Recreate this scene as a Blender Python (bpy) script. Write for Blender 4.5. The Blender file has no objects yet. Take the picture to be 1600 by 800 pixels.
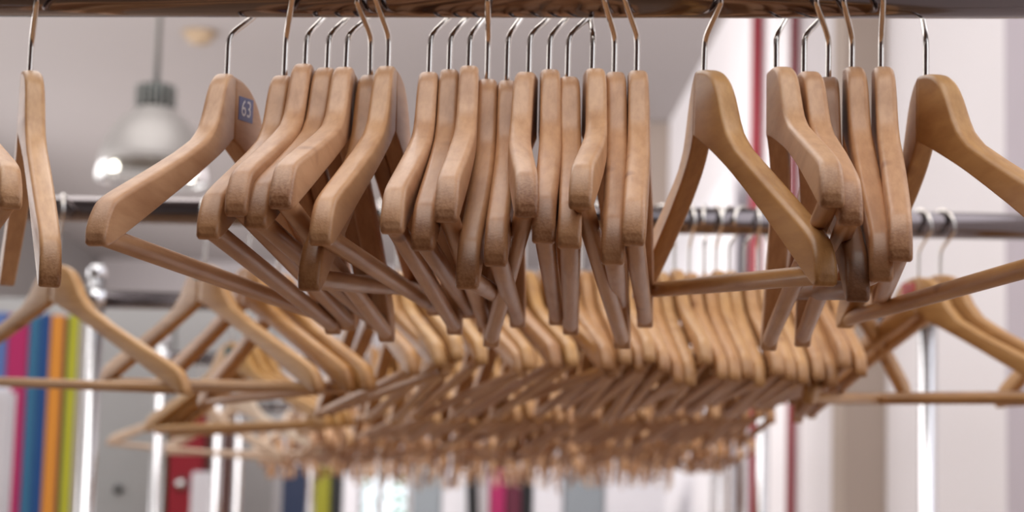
import bpy, bmesh, math, random
from mathutils import Vector, Matrix

random.seed(11)
scene = bpy.context.scene
COL = scene.collection
rad = math.radians

# ------------------------------------------------------------------ camera
CAM_Z = 1.48
cam_data = bpy.data.cameras.new('camera')
cam = bpy.data.objects.new('camera', cam_data)
COL.objects.link(cam)
scene.camera = cam
cam_data.sensor_width = 36.0
cam_data.lens = 3150.0 / 1600.0 * 36.0
cam_data.clip_start = 0.05
cam_data.clip_end = 200.0
_az, _pi, _ro = rad(1.2), rad(7.24), rad(1.5)
_r0 = Vector((math.cos(_az), -math.sin(_az), 0))
_f0 = Vector((math.sin(_az), math.cos(_az), 0))
_fw = math.cos(_pi) * _f0 + math.sin(_pi) * Vector((0, 0, 1))
_u0 = -math.sin(_pi) * _f0 + math.cos(_pi) * Vector((0, 0, 1))
_R = math.cos(_ro) * _r0 + math.sin(_ro) * _u0
_U = -math.sin(_ro) * _r0 + math.cos(_ro) * _u0
cam.matrix_world = Matrix(((_R.x, _U.x, -_fw.x, 0), (_R.y, _U.y, -_fw.y, 0),
                           (_R.z, _U.z, -_fw.z, CAM_Z), (0, 0, 0, 1)))
cam_data.dof.use_dof = True
cam_data.dof.focus_distance = 0.93
cam_data.dof.aperture_fstop = cam_data.lens / 5.8      # about 5.8 mm aperture

# ------------------------------------------------------------------ world and light
world = bpy.data.worlds.new('world')
scene.world = world
world.use_nodes = True
world.node_tree.nodes['Background'].inputs[0].default_value = (0.86, 0.93, 1.0, 1)
world.node_tree.nodes['Background'].inputs[1].default_value = 2.2

scene.view_settings.view_transform = 'Standard'
scene.view_settings.look = 'None'
scene.view_settings.gamma = 1.0
scene.view_settings.use_curve_mapping = False
scene.view_settings.exposure = 0.12


def area(name, loc, target, sx, sy, power, color):
    d = bpy.data.lights.new(name, 'AREA')
    d.shape = 'RECTANGLE'
    d.size, d.size_y, d.energy, d.color = sx, sy, power, color
    o = bpy.data.objects.new(name, d)
    COL.objects.link(o)
    o.location = loc
    o.rotation_euler = (Vector(target) - Vector(loc)).to_track_quat('-Z', 'Y').to_euler()
    return o


# daylight from the right-hand windows; the left lamps are unseen, added fill
area('window_daylight_right', (1.42, 1.4, 2.6), (-1.0, 1.8, 1.9), 4.4, 2.4, 40, (0.84, 0.91, 1.0))
area('room_fill_left', (-4.5, 10.0, 2.4), (1.5, 10.0, 2.4), 14.0, 2.8, 235, (1.0, 0.97, 0.96))  # added lamp, brightens the right wall and the ceiling
area('room_fill_left_far', (-4.5, 19.0, 1.35), (1.5, 19.0, 2.6), 9.0, 1.1, 190, (1.0, 0.97, 0.96))  # added lamp, lifts the dark far ceiling
# rows of ceiling lighting, then an added fill for the far end
area('ceiling_light_front', (-0.6, 0.9, 4.3), (-0.4, 1.5, 0.0), 2.6, 2.2, 58, (1.0, 0.97, 0.93))
area('ceiling_light_middle', (-1.2, 4.8, 4.3), (-1.2, 4.8, 0.0), 3.0, 4.0, 88, (1.0, 0.97, 0.94))
area('far_end_fill', (-1.4, 9.4, 4.25), (-1.3, 17.0, 0.6), 3.4, 3.0, 230, (1.0, 0.97, 0.94))  # unseen added lamp aimed at the far wall, bounces onto the ceiling

# ------------------------------------------------------------------ helpers


def link(name, me, mat=None, parent=None):
    o = bpy.data.objects.new(name, me)
    COL.objects.link(o)
    if mat is not None and me is not None and not me.materials:
        me.materials.append(mat)
    if parent is not None:
        o.parent = parent
    return o


def empty(name, loc=(0, 0, 0), rz=0.0):
    o = bpy.data.objects.new(name, None)
    o.empty_display_size = 0.05
    COL.objects.link(o)
    o.location = loc
    o.rotation_euler = (0, 0, rz)
    return o


def tag(o, label, cat, group=None, kind=None):
    if label:
        o['label'] = label
    if cat:
        o['category'] = cat
    if group:
        o['group'] = group
    if kind:
        o['kind'] = kind
    return o


def mesh_from(name, verts, faces, smooth=True):
    me = bpy.data.meshes.new(name)
    me.from_pydata([tuple(v) for v in verts], [], faces)
    me.update()
    if smooth:
        for p in me.polygons:
            p.use_smooth = True
    return me


def box_mesh(name, x0, x1, y0, y1, z0, z1, bevel=0.0):
    bm = bmesh.new()
    bmesh.ops.create_cube(bm, size=1.0)
    for v in bm.verts:
        v.co = Vector((x0 + (v.co.x + .5) * (x1 - x0), y0 + (v.co.y + .5) * (y1 - y0), z0 + (v.co.z + .5) * (z1 - z0)))
    if bevel > 0:
        bmesh.ops.bevel(bm, geom=list(bm.edges), offset=bevel, segments=2, affect='EDGES')
    me = bpy.data.meshes.new(name)
    bm.to_mesh(me)
    bm.free()
    return me


def tube_mesh(name, pts, r, n=12, caps=True):
    """sweep a circle along a poly-line"""
    pts = [Vector(p) for p in pts]
    verts, faces = [], []
    ref = None
    for i, p in enumerate(pts):
        t = (pts[min(i + 1, len(pts) - 1)] - pts[max(i - 1, 0)]).normalized()
        if ref is None:
            ref = Vector((0, 1, 0)) if abs(t.y) < 0.9 else Vector((1, 0, 0))
        a = (ref - t * ref.dot(t)).normalized()
        b = t.cross(a)
        ref = a
        rr = r[i] if isinstance(r, (list, tuple)) else r
        for k in range(n):
            w = 2 * math.pi * k / n
            verts.append(p + a * (rr * math.cos(w)) + b * (rr * math.sin(w)))
    for i in range(len(pts) - 1):
        for k in range(n):
            faces.append((i * n + k, i * n + (k + 1) % n, (i + 1) * n + (k + 1) % n, (i + 1) * n + k))
    if caps:
        faces.append(tuple(range(n - 1, -1, -1)))
        faces.append(tuple((len(pts) - 1) * n + k for k in range(n)))
    return mesh_from(name, verts, faces)


def lathe_mesh(name, prof, n=40):
    verts, faces = [], []
    for r, z in prof:
        for k in range(n):
            w = 2 * math.pi * k / n
            verts.append((r * math.cos(w), r * math.sin(w), z))
    for i in range(len(prof) - 1):
        for k in range(n):
            faces.append((i * n + k, i * n + (k + 1) % n, (i + 1) * n + (k + 1) % n, (i + 1) * n + k))
    return mesh_from(name, verts, faces)


# ------------------------------------------------------------------ materials


def mat_new(name):
    m = bpy.data.materials.new(name)
    m.use_nodes = True
    nt = m.node_tree
    return m, nt, nt.nodes['Principled BSDF']


def plain(name, col, rough=0.5, metal=0.0, noise=0.05, scale=8.0, emit=None, estr=0.0, coat=0.0):
    """painted / plastic / metal surface with a little procedural mottling"""
    m, nt, b = mat_new(name)
    tc = nt.nodes.new('ShaderNodeTexCoord')
    nz = nt.nodes.new('ShaderNodeTexNoise')
    nz.inputs['Scale'].default_value = scale
    nz.inputs['Detail'].default_value = 4
    nt.links.new(tc.outputs['Object'], nz.inputs['Vector'])
    mx = nt.nodes.new('ShaderNodeMix')
    mx.data_type = 'RGBA'
    mx.inputs[6].default_value = (*[c * (1 - noise) for c in col], 1)
    mx.inputs[7].default_value = (*[min(1, c * (1 + noise)) for c in col], 1)
    nt.links.new(nz.outputs['Fac'], mx.inputs[0])
    nt.links.new(mx.outputs[2], b.inputs['Base Color'])
    b.inputs['Roughness'].default_value = rough
    b.inputs['Metallic'].default_value = metal
    b.inputs['Coat Weight'].default_value = coat
    if emit:
        b.inputs['Emission Color'].default_value = (*emit, 1)
        b.inputs['Emission Strength'].default_value = estr
    return m


def wood_material():
    m, nt, b = mat_new('lacquered_beech')
    N, L = nt.nodes.new, nt.links.new
    tc = N('ShaderNodeTexCoord')

    def attr(nm):
        a = N('ShaderNodeAttribute')
        a.attribute_type = 'OBJECT'
        a.attribute_name = nm
        return a.outputs['Fac']
    tone, warm, seed = attr('tone'), attr('warm'), attr('seed')

    def math_(op, x, y=None, clamp=False):
        q = N('ShaderNodeMath')
        q.operation = op
        q.use_clamp = clamp
        for i, v in enumerate((x, y)):
            if v is None:
                continue
            if isinstance(v, (int, float)):
                q.inputs[i].default_value = v
            else:
                L(v, q.inputs[i])
        return q.outputs[0]

    def mix(fac, a, c, mode='MIX'):
        q = N('ShaderNodeMix')
        q.data_type = 'RGBA'
        q.blend_type = mode
        for i, v in ((0, fac), (6, a), (7, c)):
            if isinstance(v, (int, float)):
                q.inputs[i].default_value = v
            elif isinstance(v, tuple):
                q.inputs[i].default_value = (*v, 1)
            else:
                L(v, q.inputs[i])
        return q.outputs[2]
    sv = N('ShaderNodeCombineXYZ')
    for i in range(3):
        L(seed, sv.inputs[i])
    ad = N('ShaderNodeVectorMath')
    ad.operation = 'ADD'
    L(tc.outputs['Object'], ad.inputs[0])
    L(sv.outputs[0], ad.inputs[1])
    # the grain runs along the arm, so squeeze the texture lengthways
    mp = N('ShaderNodeMapping')
    mp.inputs['Scale'].default_value = (14, 260, 120)
    mp.inputs['Rotation'].default_value = (0, rad(-22), 0)
    L(ad.outputs[0], mp.inputs['Vector'])
    g = N('ShaderNodeTexNoise')
    g.inputs['Scale'].default_value = 1.0
    g.inputs['Detail'].default_value = 6
    g.inputs['Roughness'].default_value = 0.6
    L(mp.outputs[0], g.inputs['Vector'])
    # broad figure
    mp2 = N('ShaderNodeMapping')
    mp2.inputs['Scale'].default_value = (7, 40, 32)
    L(ad.outputs[0], mp2.inputs['Vector'])
    g2 = N('ShaderNodeTexNoise')
    g2.inputs['Scale'].default_value = 1.0
    g2.inputs['Detail'].default_value = 3
    g2.inputs['Distortion'].default_value = 0.8
    L(mp2.outputs[0], g2.inputs['Vector'])
    # small pores
    sp = N('ShaderNodeTexNoise')
    sp.inputs['Scale'].default_value = 900
    sp.inputs['Detail'].default_value = 2
    L(tc.outputs['Object'], sp.inputs['Vector'])

    pale, mid, dark = (0.70, 0.44, 0.275), (0.51, 0.262, 0.128), (0.19, 0.078, 0.033)
    honey_pale, honey = (0.66, 0.39, 0.13), (0.47, 0.20, 0.045)
    lo = math_('MULTIPLY', tone, 2.0, True)
    hi = math_('SUBTRACT', math_('MULTIPLY', tone, 2.0), 1.0, True)
    c1 = mix(hi, mix(lo, pale, mid), dark)
    c2 = mix(tone, honey_pale, honey)
    base = mix(warm, c1, c2)
    base = mix(math_('MULTIPLY', tone, -1.0, True), base, (0.88, 0.74, 0.60))  # negative tone bleaches the wood, painting bright light into its colour
    gf = math_('MULTIPLY', math_('SUBTRACT', g.outputs['Fac'], 0.40, True), 2.2, True)
    base = mix(math_('MULTIPLY', gf, 0.75), base, mix(1.0, base, (0.62, 0.50, 0.40), 'MULTIPLY'))
    ff = math_('MULTIPLY', math_('SUBTRACT', g2.outputs['Fac'], 0.5, True), 3.0, True)
    base = mix(math_('MULTIPLY', ff, 0.75), base, mix(1.0, base, (0.66, 0.55, 0.46), 'MULTIPLY'))
    # a few knots, each a small dark eye with a softer halo
    mp3 = N('ShaderNodeMapping')
    mp3.inputs['Scale'].default_value = (19, 30, 27)
    L(ad.outputs[0], mp3.inputs['Vector'])
    vo = N('ShaderNodeTexVoronoi')
    vo.inputs['Scale'].default_value = 1.0
    L(mp3.outputs[0], vo.inputs['Vector'])
    sc = N('ShaderNodeSeparateColor')
    L(vo.outputs['Color'], sc.inputs[0])
    rare = math_('GREATER_THAN', sc.outputs[0], 0.80)
    dist = math_('ADD', vo.outputs['Distance'], math_('MULTIPLY', math_('SUBTRACT', g.outputs['Fac'], 0.5), 0.12))
    eye = math_('MULTIPLY', math_('SUBTRACT', 0.20, dist, True), 8.0, True)
    base = mix(math_('MULTIPLY', math_('MULTIPLY', eye, rare), 0.75), base, mix(1.0, base, (0.42, 0.27, 0.18), 'MULTIPLY'))
    # end grain at the worn shoulder tips soaks up more stain
    sx = N('ShaderNodeSeparateXYZ')
    L(tc.outputs['Object'], sx.inputs[0])
    ax = math_('ABSOLUTE', sx.outputs['X'])
    endf = math_('MULTIPLY', math_('SUBTRACT', math_('ADD', ax, math_('MULTIPLY', g2.outputs['Fac'], 0.012)), 0.203, True), 80.0, True)
    spk = math_('MULTIPLY', math_('SUBTRACT', sp.outputs['Fac'], 0.36, True), 4.0, True)
    endr = math_('ADD', math_('MULTIPLY', math_('FRACT', math_('MULTIPLY', seed, 3.7)), 0.9), 0.15)
    base = mix(math_('MULTIPLY', math_('MULTIPLY', endf, endr), math_('ADD', math_('MULTIPLY', spk, 0.45), 0.40)), base, mix(1.0, base, (0.50, 0.36, 0.27), 'MULTIPLY'))
    L(base, b.inputs['Base Color'])
    rr = math_('ADD', math_('MULTIPLY', g2.outputs['Fac'], 0.20), 0.34)
    L(rr, b.inputs['Roughness'])
    b.inputs['Specular IOR Level'].default_value = 0.4
    b.inputs['Coat Weight'].default_value = 0.12
    b.inputs['Coat Roughness'].default_value = 0.2
    bp = N('ShaderNodeBump')
    bp.inputs['Strength'].default_value = 0.10
    bp.inputs['Distance'].default_value = 0.0006
    hsum = math_('ADD', g.outputs['Fac'], math_('MULTIPLY', math_('MULTIPLY', spk, endf), 1.2))
    L(hsum, bp.inputs['Height'])
    L(bp.outputs[0], b.inputs['Normal'])
    return m


WOOD = wood_material()
CHROME = plain('dark_chrome', (0.22, 0.19, 0.195), 0.12, 1.0, 0.03, 30)
WIRE = plain('nickel_wire', (0.72, 0.68, 0.64), 0.16, 1.0, 0.06, 120)
POST = plain('satin_steel_post', (0.80, 0.80, 0.83), 0.22, 1.0, 0.02, 20)
CEIL = plain('ceiling_paint', (0.43, 0.400, 0.402), 0.85, 0, 0.02, 2)
WALLW = plain('white_wall_paint', (0.86, 0.83, 0.86), 0.8, 0, 0.02, 2)
WALLG = plain('grey_wall_paint', (0.42, 0.41, 0.41), 0.8, 0, 0.03, 2)
BEIGE = plain('beige_plaster', (0.47, 0.39, 0.34), 0.85, 0, 0.03, 2)
MAROON = plain('maroon_back_wall', (0.075, 0.030, 0.028), 0.8, 0, 0.10, 2)
FLOORM = plain('brown_vinyl_floor', (0.30, 0.195, 0.120), 0.45, 0, 0.08, 3)

# ------------------------------------------------------------------ the room
# the building axis is +Y; the right wall stands 1.5 m beside the camera
XR, XL, YF, YB, ZC = 1.50, -4.6, 25.0, -2.6, 4.48


def struct(name, me, mat, label, parent=None):
    o = link(name, me, mat, parent)
    if parent is None:
        tag(o, label, None, None, 'structure')
    return o


struct('floor', box_mesh('floor', XL, XR, YB, YF, -0.1, 0.0), FLOORM, 'grey vinyl floor of the cloakroom')
struct('ceiling', box_mesh('ceiling', XL, XR, YB, YF, ZC, ZC + 0.1), CEIL, 'plain grey painted ceiling')
struct('wall_right', box_mesh('wall_right', XR, XR + 0.15, YB, YF, 0, ZC), WALLW, 'white painted wall on the right')
struct('wall_left', box_mesh('wall_left', XL - 0.15, XL, YB, YF, 0, ZC), WALLG, 'grey wall on the left')
struct('wall_back', box_mesh('wall_back', XL, XR, YB - 0.15, YB, 0, ZC), MAROON, 'dark maroon wall behind the viewer')
# far wall with a glazed opening to a garden
WX0, WX1, WZ0, WZ1 = -1.28, -0.66, 0.75, 1.92
wf = struct('wall_far', box_mesh('wall_far', XL, WX0, YF, YF + 0.2, 0, ZC), WALLW, 'pale far wall with a small window')
for nm, a in (('wall_section', (WX1, XR, YF, YF + 0.2, 0, ZC)), ('wall_section', (WX0, WX1, YF, YF + 0.2, WZ1, ZC)),
              ('wall_section', (WX0, WX1, YF, YF + 0.2, 0, WZ0))):
    link(nm, box_mesh(nm, *a), WALLW, wf)
GLASS, nt_, b_ = mat_new('window_glass')
b_.inputs['Transmission Weight'].default_value = 1.0
b_.inputs['Roughness'].default_value = 0.0
b_.inputs['IOR'].default_value = 1.02
FRAMEW = plain('white_window_frame', (0.82, 0.82, 0.84), 0.4)
win = empty('window_1', ((WX0 + WX1) / 2, YF, WZ0))
tag(win, 'small bright window in the far wall', None, None, 'structure')
ww, wh = WX1 - WX0, WZ1 - WZ0
for a in ((-ww / 2, -ww / 2 + .04, 0, .1, 0, wh), (ww / 2 - .04, ww / 2, 0, .1, 0, wh), (-ww / 2 + .04, ww / 2 - .04, 0, .1, 0, .04),
          (-ww / 2 + .04, ww / 2 - .04, 0, .1, wh - .04, wh)):
    link('window_frame', box_mesh('window_frame', *a), FRAMEW, win)
link('pane', box_mesh('pane', -ww / 2 + .04, ww / 2 - .04, .045, .055, .04, wh - .04), GLASS, win)

# shrub outside the far window
LEAF = plain('green_leaf', (0.10, 0.33, 0.10), 0.5, 0, 0.25, 12)
BARK = plain('brown_bark', (0.12, 0.08, 0.05), 0.8)
shrub = empty('garden_shrub', (-0.98, 27.2, 0))
tag(shrub, 'sunlit green garden shrub outside the far window', 'shrub')
lv, lf = [], []
for i in range(420):
    th, ph, r = random.uniform(0, 6.28), random.uniform(-1, 1), random.uniform(.3, 1) ** .5
    c = Vector((0.42 * r * math.cos(th), 0.4 * r * math.sin(th), 1.72 + 0.55 * r * ph))
    if abs(c.x + 0.15) < 0.16 and random.random() < .75:
        continue
    q = Matrix.Rotation(random.uniform(0, 6.28), 3, 'Z') @ Matrix.Rotation(random.uniform(-1, 1), 3, 'X')
    b0 = len(lv)
    for p in ((-.03, 0, 0), (0, -.05, .008), (.03, 0, 0), (0, .05, .008)):
        lv.append(c + q @ Vector(p))
    lf.append((b0, b0 + 1, b0 + 2, b0 + 3))
o_ = link('foliage', mesh_from('foliage', lv, lf, False), LEAF, shrub)
o_['kind'] = 'stuff'
for k in range(5):
    w = k * 1.26
    link('stem', tube_mesh('stem', [(0.04 * math.cos(w), 0.04 * math.sin(w), 0), (.12 * math.cos(w), .12 * math.sin(w), .8), (.25 * math.cos(w), .25 * math.sin(w), 1.6)], [.014, .011, .006], 8), BARK, shrub)
GRASS = plain('lawn_green', (0.12, 0.28, 0.08), 0.9, 0, 0.2, 4)
struct('floor_garden', box_mesh('floor_garden', -8, 6, YF + 0.2, 45, -0.12, -0.02), GRASS, 'lawn outside the far window')

# pilaster and red conduits on the right wall
def prism_on_wall(name, y0, y1, depth, mat, label):
    return struct(name, box_mesh(name, XR - depth, XR, y0, y1, 0, ZC, 0.004), mat, label)


prism_on_wall('trim_1', 7.17, 7.42, 0.15, BEIGE, 'beige plaster pilaster on the right wall')
prism_on_wall('trim_2', 15.2, 16.2, 0.22, BEIGE, 'distant beige pilaster on the right wall')
MAUVE = plain('mauve_paint', (0.55, 0.50, 0.56), 0.8)
prism_on_wall('trim_5', 5.2, 5.5, 0.02, MAUVE, 'mauve strip of wall at the right edge')
REDP = plain('red_gloss_paint', (0.30, 0.030, 0.045), 0.35)
for nm, yy, rr, lb in (('trim_3', 9.07, 0.022, 'narrow dark red vertical pipe on the white wall nearer the beige pilaster'),
                       ('trim_4', 10.2, 0.032, 'thicker dark red vertical pipe on the white wall beside the curtain')):
    o = struct(nm, tube_mesh(nm, [(XR - rr - .01, yy, 0.0), (XR - rr - .01, yy, ZC)], rr, 16), REDP, lb)
# floor-length white curtain with folds further along the right wall
CURT = plain('white_curtain_cloth', (0.82, 0.80, 0.84), 0.9, 0, 0.03, 6)


def curtain(name, y0, y1, folds, label, seed):
    rnd = random.Random(seed)
    n = folds * 8
    vs, fs = [], []
    for i in range(n + 1):
        y = y0 + (y1 - y0) * i / n
        x = XR - 0.10 - 0.055 * math.sin(2 * math.pi * i / 8) * (0.8 + .3 * rnd.random())
        for zz in (0.04, 1.2, 2.4, 3.3):
            vs.append((x + rnd.uniform(-.004, .004), y, zz))
    for i in range(n):
        for j in range(3):
            fs.append((i * 4 + j, (i + 1) * 4 + j, (i + 1) * 4 + j + 1, i * 4 + j + 1))
    me = mesh_from(name, vs, fs)
    root = empty(name, (0, 0, 0))
    c = link('cloth', me, CURT, root)
    md = c.modifiers.new('thickness', 'SOLIDIFY')
    md.thickness = 0.004
    link('curtain_rod', tube_mesh('curtain_rod', [(XR - .1, y0 - .05, 3.32), (XR - .1, y1 + .05, 3.32)], .014, 12), POST, root)
    for yy in (y0 + .02, y1 - .02):
        link('bracket', box_mesh('bracket', XR - .11, XR, yy - .01, yy + .01, 3.31, 3.33), POST, root)
    return tag(root, label, 'curtain')


curtain('folded_curtain', 10.55, 14.9, 17, 'long white folded curtain hanging along the right wall past the red pipes', 3)

# ------------------------------------------------------------------ background furniture


def cabinet(name, x0, x1, y, depth, h, mat, label, cat, door_n=1, knob=None, plinth=None):
    r = empty(name, ((x0 + x1) / 2, y, 0))
    w = x1 - x0
    link('body', box_mesh('body', -w / 2, w / 2, 0.02, depth, 0.06, h, .004), mat, r)
    link('plinth', box_mesh('plinth', -w / 2 + .01, w / 2 - .01, 0.04, depth - .02, 0.0, 0.06), plinth or DARKM, r)
    dw = w / door_n
    for i in range(door_n):
        d = link('door', box_mesh('door', -w / 2 + i * dw + .003, -w / 2 + (i + 1) * dw - .003, 0, 0.02, 0.07, h - .01, .003), mat, r)
        if knob:
            kx = -w / 2 + i * dw + dw * knob[0]
            link('handle', lathe_at('handle', kx, -0.001, knob[1], knob[2]), knob[3], d)
    return tag(r, label, cat)


def lathe_at(name, x, y, z, r):
    """a round knob facing -Y"""
    me = lathe_mesh(name, [(0.0, 0.0), (r, 0.0), (r, 0.006), (r * .6, 0.012), (r * .7, 0.02), (r * .45, 0.028), (0.0, 0.03)], 16)
    me.transform(Matrix.Translation((x, y, z)) @ Matrix.Rotation(rad(90), 4, 'X'))
    return me


DARKM = plain('dark_plinth', (0.03, 0.03, 0.035), 0.6)
LOCKG = plain('grey_locker_enamel', (0.36, 0.36, 0.365), 0.55)
REDL = plain('crimson_locker_enamel', (0.28, 0.014, 0.026), 0.35)
GREEND = plain('dark_green_enamel', (0.012, 0.09, 0.035), 0.4)
NAVY = plain('navy_enamel', (0.006, 0.014, 0.045), 0.4)
OLIVE = plain('lime_olive_enamel', (0.22, 0.21, 0.004), 0.45)
BLACKM = plain('black_enamel', (0.008, 0.008, 0.010), 0.4)
BROWN = plain('dark_brown_board', (0.10, 0.035, 0.025), 0.5)
LAVW = plain('lavender_white_board', (0.72, 0.71, 0.76), 0.5)
MAG = plain('magenta_enamel', (0.36, 0.012, 0.10), 0.4)
MAR2 = plain('plum_enamel', (0.10, 0.010, 0.03), 0.4)
SLATE = plain('slate_blue_grey_board', (0.25, 0.28, 0.31), 0.5)
KNOBM = plain('knob_chrome', (0.7, 0.7, 0.7), 0.2, 1.0)
KNOBD = plain('dark_lock', (0.06, 0.06, 0.06), 0.4)

for i, (x0, x1, lb) in enumerate(((-2.86, -2.27, 'tall grey locker furthest left, hidden partly by the coloured divider'),
                                  (-2.265, -1.76, 'tall grey locker behind the coloured divider boards'),
                                  (-1.755, -1.31, 'tall grey locker with a small dark lock beside the chrome post'),
                                  (-1.305, -0.845, 'tall grey locker behind the crimson cabinet'))):
    cabinet('grey_locker', x0, x1, 9.0, 0.5, 2.37, LOCKG, lb, 'locker', 1, (0.52, 1.535, 0.022, KNOBD))
cabinet('green_cabinet', -1.245, -1.212, 8.3, 0.4, 1.86, GREEND, 'narrow dark green cabinet side panel left of the crimson cabinet', 'cabinet')
cabinet('red_cabinet', -1.208, -1.06, 8.3, 0.4, 1.86, REDL, 'crimson cabinet with a round chrome knob under the pale hangers', 'cabinet', 1, (0.40, 1.56, 0.030, KNOBM))
cabinet('brown_cabinet', -1.055, -0.955, 8.3, 0.4, 1.86, BROWN, 'narrow dark brown cabinet right of the crimson cabinet', 'cabinet')
# white notice board standing in front of the crimson cabinet
nb = empty('white_sign_stand', (-0.945, 7.6, 0))
tag(nb, 'white sign board on a stand before the crimson cabinet', 'sign')
link('board', box_mesh('board', -.07, .035, -.01, .01, 0.95, 1.60, .006), LAVW, nb)
link('pole', tube_mesh('pole', [(0, .02, .02), (0, .02, 1.0)], .012, 10), POST, nb)
link('foot', box_mesh('foot', -.15, .15, -.12, .14, 0, .02, .006), POST, nb)

cabs = ((-1.22, -1.11, 1.75, LAVW, 'pale grey-white cupboard left of the navy cupboard', 'pale_cupboard'),
        (-1.105, -0.885, 1.72, NAVY, 'dark navy cupboard beside the lime one', 'navy_cupboard'),
        (-0.88, -0.785, 1.72, OLIVE, 'lime green cupboard right of the navy cupboard', 'lime_cupboard'),
        (-0.78, -0.715, 1.72, BLACKM, 'narrow black cupboard right of the lime cupboard', 'black_cupboard'),
        (-0.71, -0.615, 1.74, LAVW, 'narrow white cupboard left of the bright window', 'white_cupboard'),
        (-0.30, -0.13, 1.74, SLATE, 'pale slate cupboard right of the bright window', 'slate_cupboard'),
        (-0.125, 0.03, 1.74, LAVW, 'wider white cupboard left of the magenta one', 'white_cupboard'),
        (0.155, 0.25, 1.73, MAG, 'magenta cupboard in the middle of the far row', 'magenta_cupboard'),
        (0.255, 0.345, 1.73, MAR2, 'dark plum cupboard right of the magenta one', 'plum_cupboard'),
        (0.35, 0.41, 1.73, BLACKM, 'narrow black cupboard right of the plum one', 'black_cupboard'),
        (0.415, 0.59, 1.74, LAVW, 'white cupboard left of the slate grey panel cupboard', 'white_cupboard'),
        (0.595, 0.835, 1.72, SLATE, 'broad slate grey cupboard towards the curtain', 'slate_cupboard'),
        (0.84, 1.19, 1.74, LAVW, 'broad white cupboard next to the curtain', 'white_cupboard'))
for x0, x1, h, m, lb, nm in cabs:
    cabinet(nm, x0, x1, 12.0, 0.45, h, m, lb, 'cupboard', 1, (0.85, 1.05, 0.012, KNOBM))
# dark umbrella-like folded board leaning between the white and magenta cupboards
lean = link('leaning_board', box_mesh('leaning_board', -.035, .035, 0, .02, 0, 1.74, .003), BLACKM)
lean.location = (0.142, 11.9, 0.0)
lean.rotation_euler = (0, rad(-3.2), 0)
tag(lean, 'thin black board leaning between white and magenta cupboards', 'board')

# coloured divider boards at the left
div = empty('room_divider', (-1.40, 6.6, 0))
tag(div, 'room divider of upright coloured boards at the left', 'divider')
DV = ((-0.150, -0.102, (0.10, 0.17, 0.42), 'pale blue board'), (-0.100, -0.034, (0.42, 0.018, 0.12), 'magenta board'), (-0.032, 0.002, (0.035, 0.15, 0.28), 'teal blue board'),
      (0.004, 0.036, (0.012, 0.07, 0.24), 'deep blue board'), (0.038, 0.082, (0.68, 0.27, 0.035), 'orange board'), (0.084, 0.094, (0.045, 0.03, 0.07), 'dark violet strip'),
      (0.096, 0.128, (0.46, 0.46, 0.03), 'lime yellow board'), (0.130, 0.150, (0.42, 0.38, 0.33), 'taupe edge board'))
for i, (a, b, c, lb) in enumerate(DV):
    o = link('board', box_mesh('board', a, b, 0.0, 0.03 + .004 * (i % 2), 0.05, 2.085 - 0.004 * (i % 3), .003), plain('board_' + lb.replace(' ', '_'), c, 0.45), div)
    o['label'] = lb
link('rail', box_mesh('rail', -.16, .155, 0.036, 0.06, 0.3, 0.38), POST, div)
link('rail', box_mesh('rail', -.16, .155, 0.036, 0.06, 1.8, 1.88), POST, div)
for x in (-.14, .14):
    link('foot', box_mesh('foot', x - .02, x + .02, -.18, .22, 0, .05, .006), POST, div)
# white rounded board at the left edge
wb = empty('white_panel_stand', (-1.30, 5.2, 0))
tag(wb, 'white rounded panel on a stand at the left edge before the divider', 'sign')
link('board', box_mesh('board', -.16, .148, -.015, .015, 0.7, 1.765, .014), LAVW, wb)
link('pole', tube_mesh('pole', [(0, .03, .02), (0, .03, 1.6)], .014, 10), POST, wb)
link('foot', box_mesh('foot', -.18, .18, -.16, .2, 0, .025, .008), POST, wb)

# ------------------------------------------------------------------ pendant lamp
SHADE = plain('aluminium_lamp_shade', (0.40, 0.38, 0.37), 0.45, 0.35, 0.03, 6)
CAPM = plain('dark_green_grey_cap', (0.06, 0.075, 0.07), 0.5, 0.3)
RIBM = plain('grey_cooling_rib', (0.32, 0.32, 0.31), 0.4, 0.5)
BULB = plain('glowing_bulb', (1, 1, 1), 0.3, 0, 0, 1, (1.0, 0.93, 0.82), 7.0)
GL2, nt_, b_ = mat_new('clear_lamp_glass')
b_.inputs['Transmission Weight'].default_value = 1.0
b_.inputs['Roughness'].default_value = 0.05
b_.inputs['IOR'].default_value = 1.2
b_.inputs['Base Color'].default_value = (0.95, 0.97, 0.95, 1)


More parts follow.
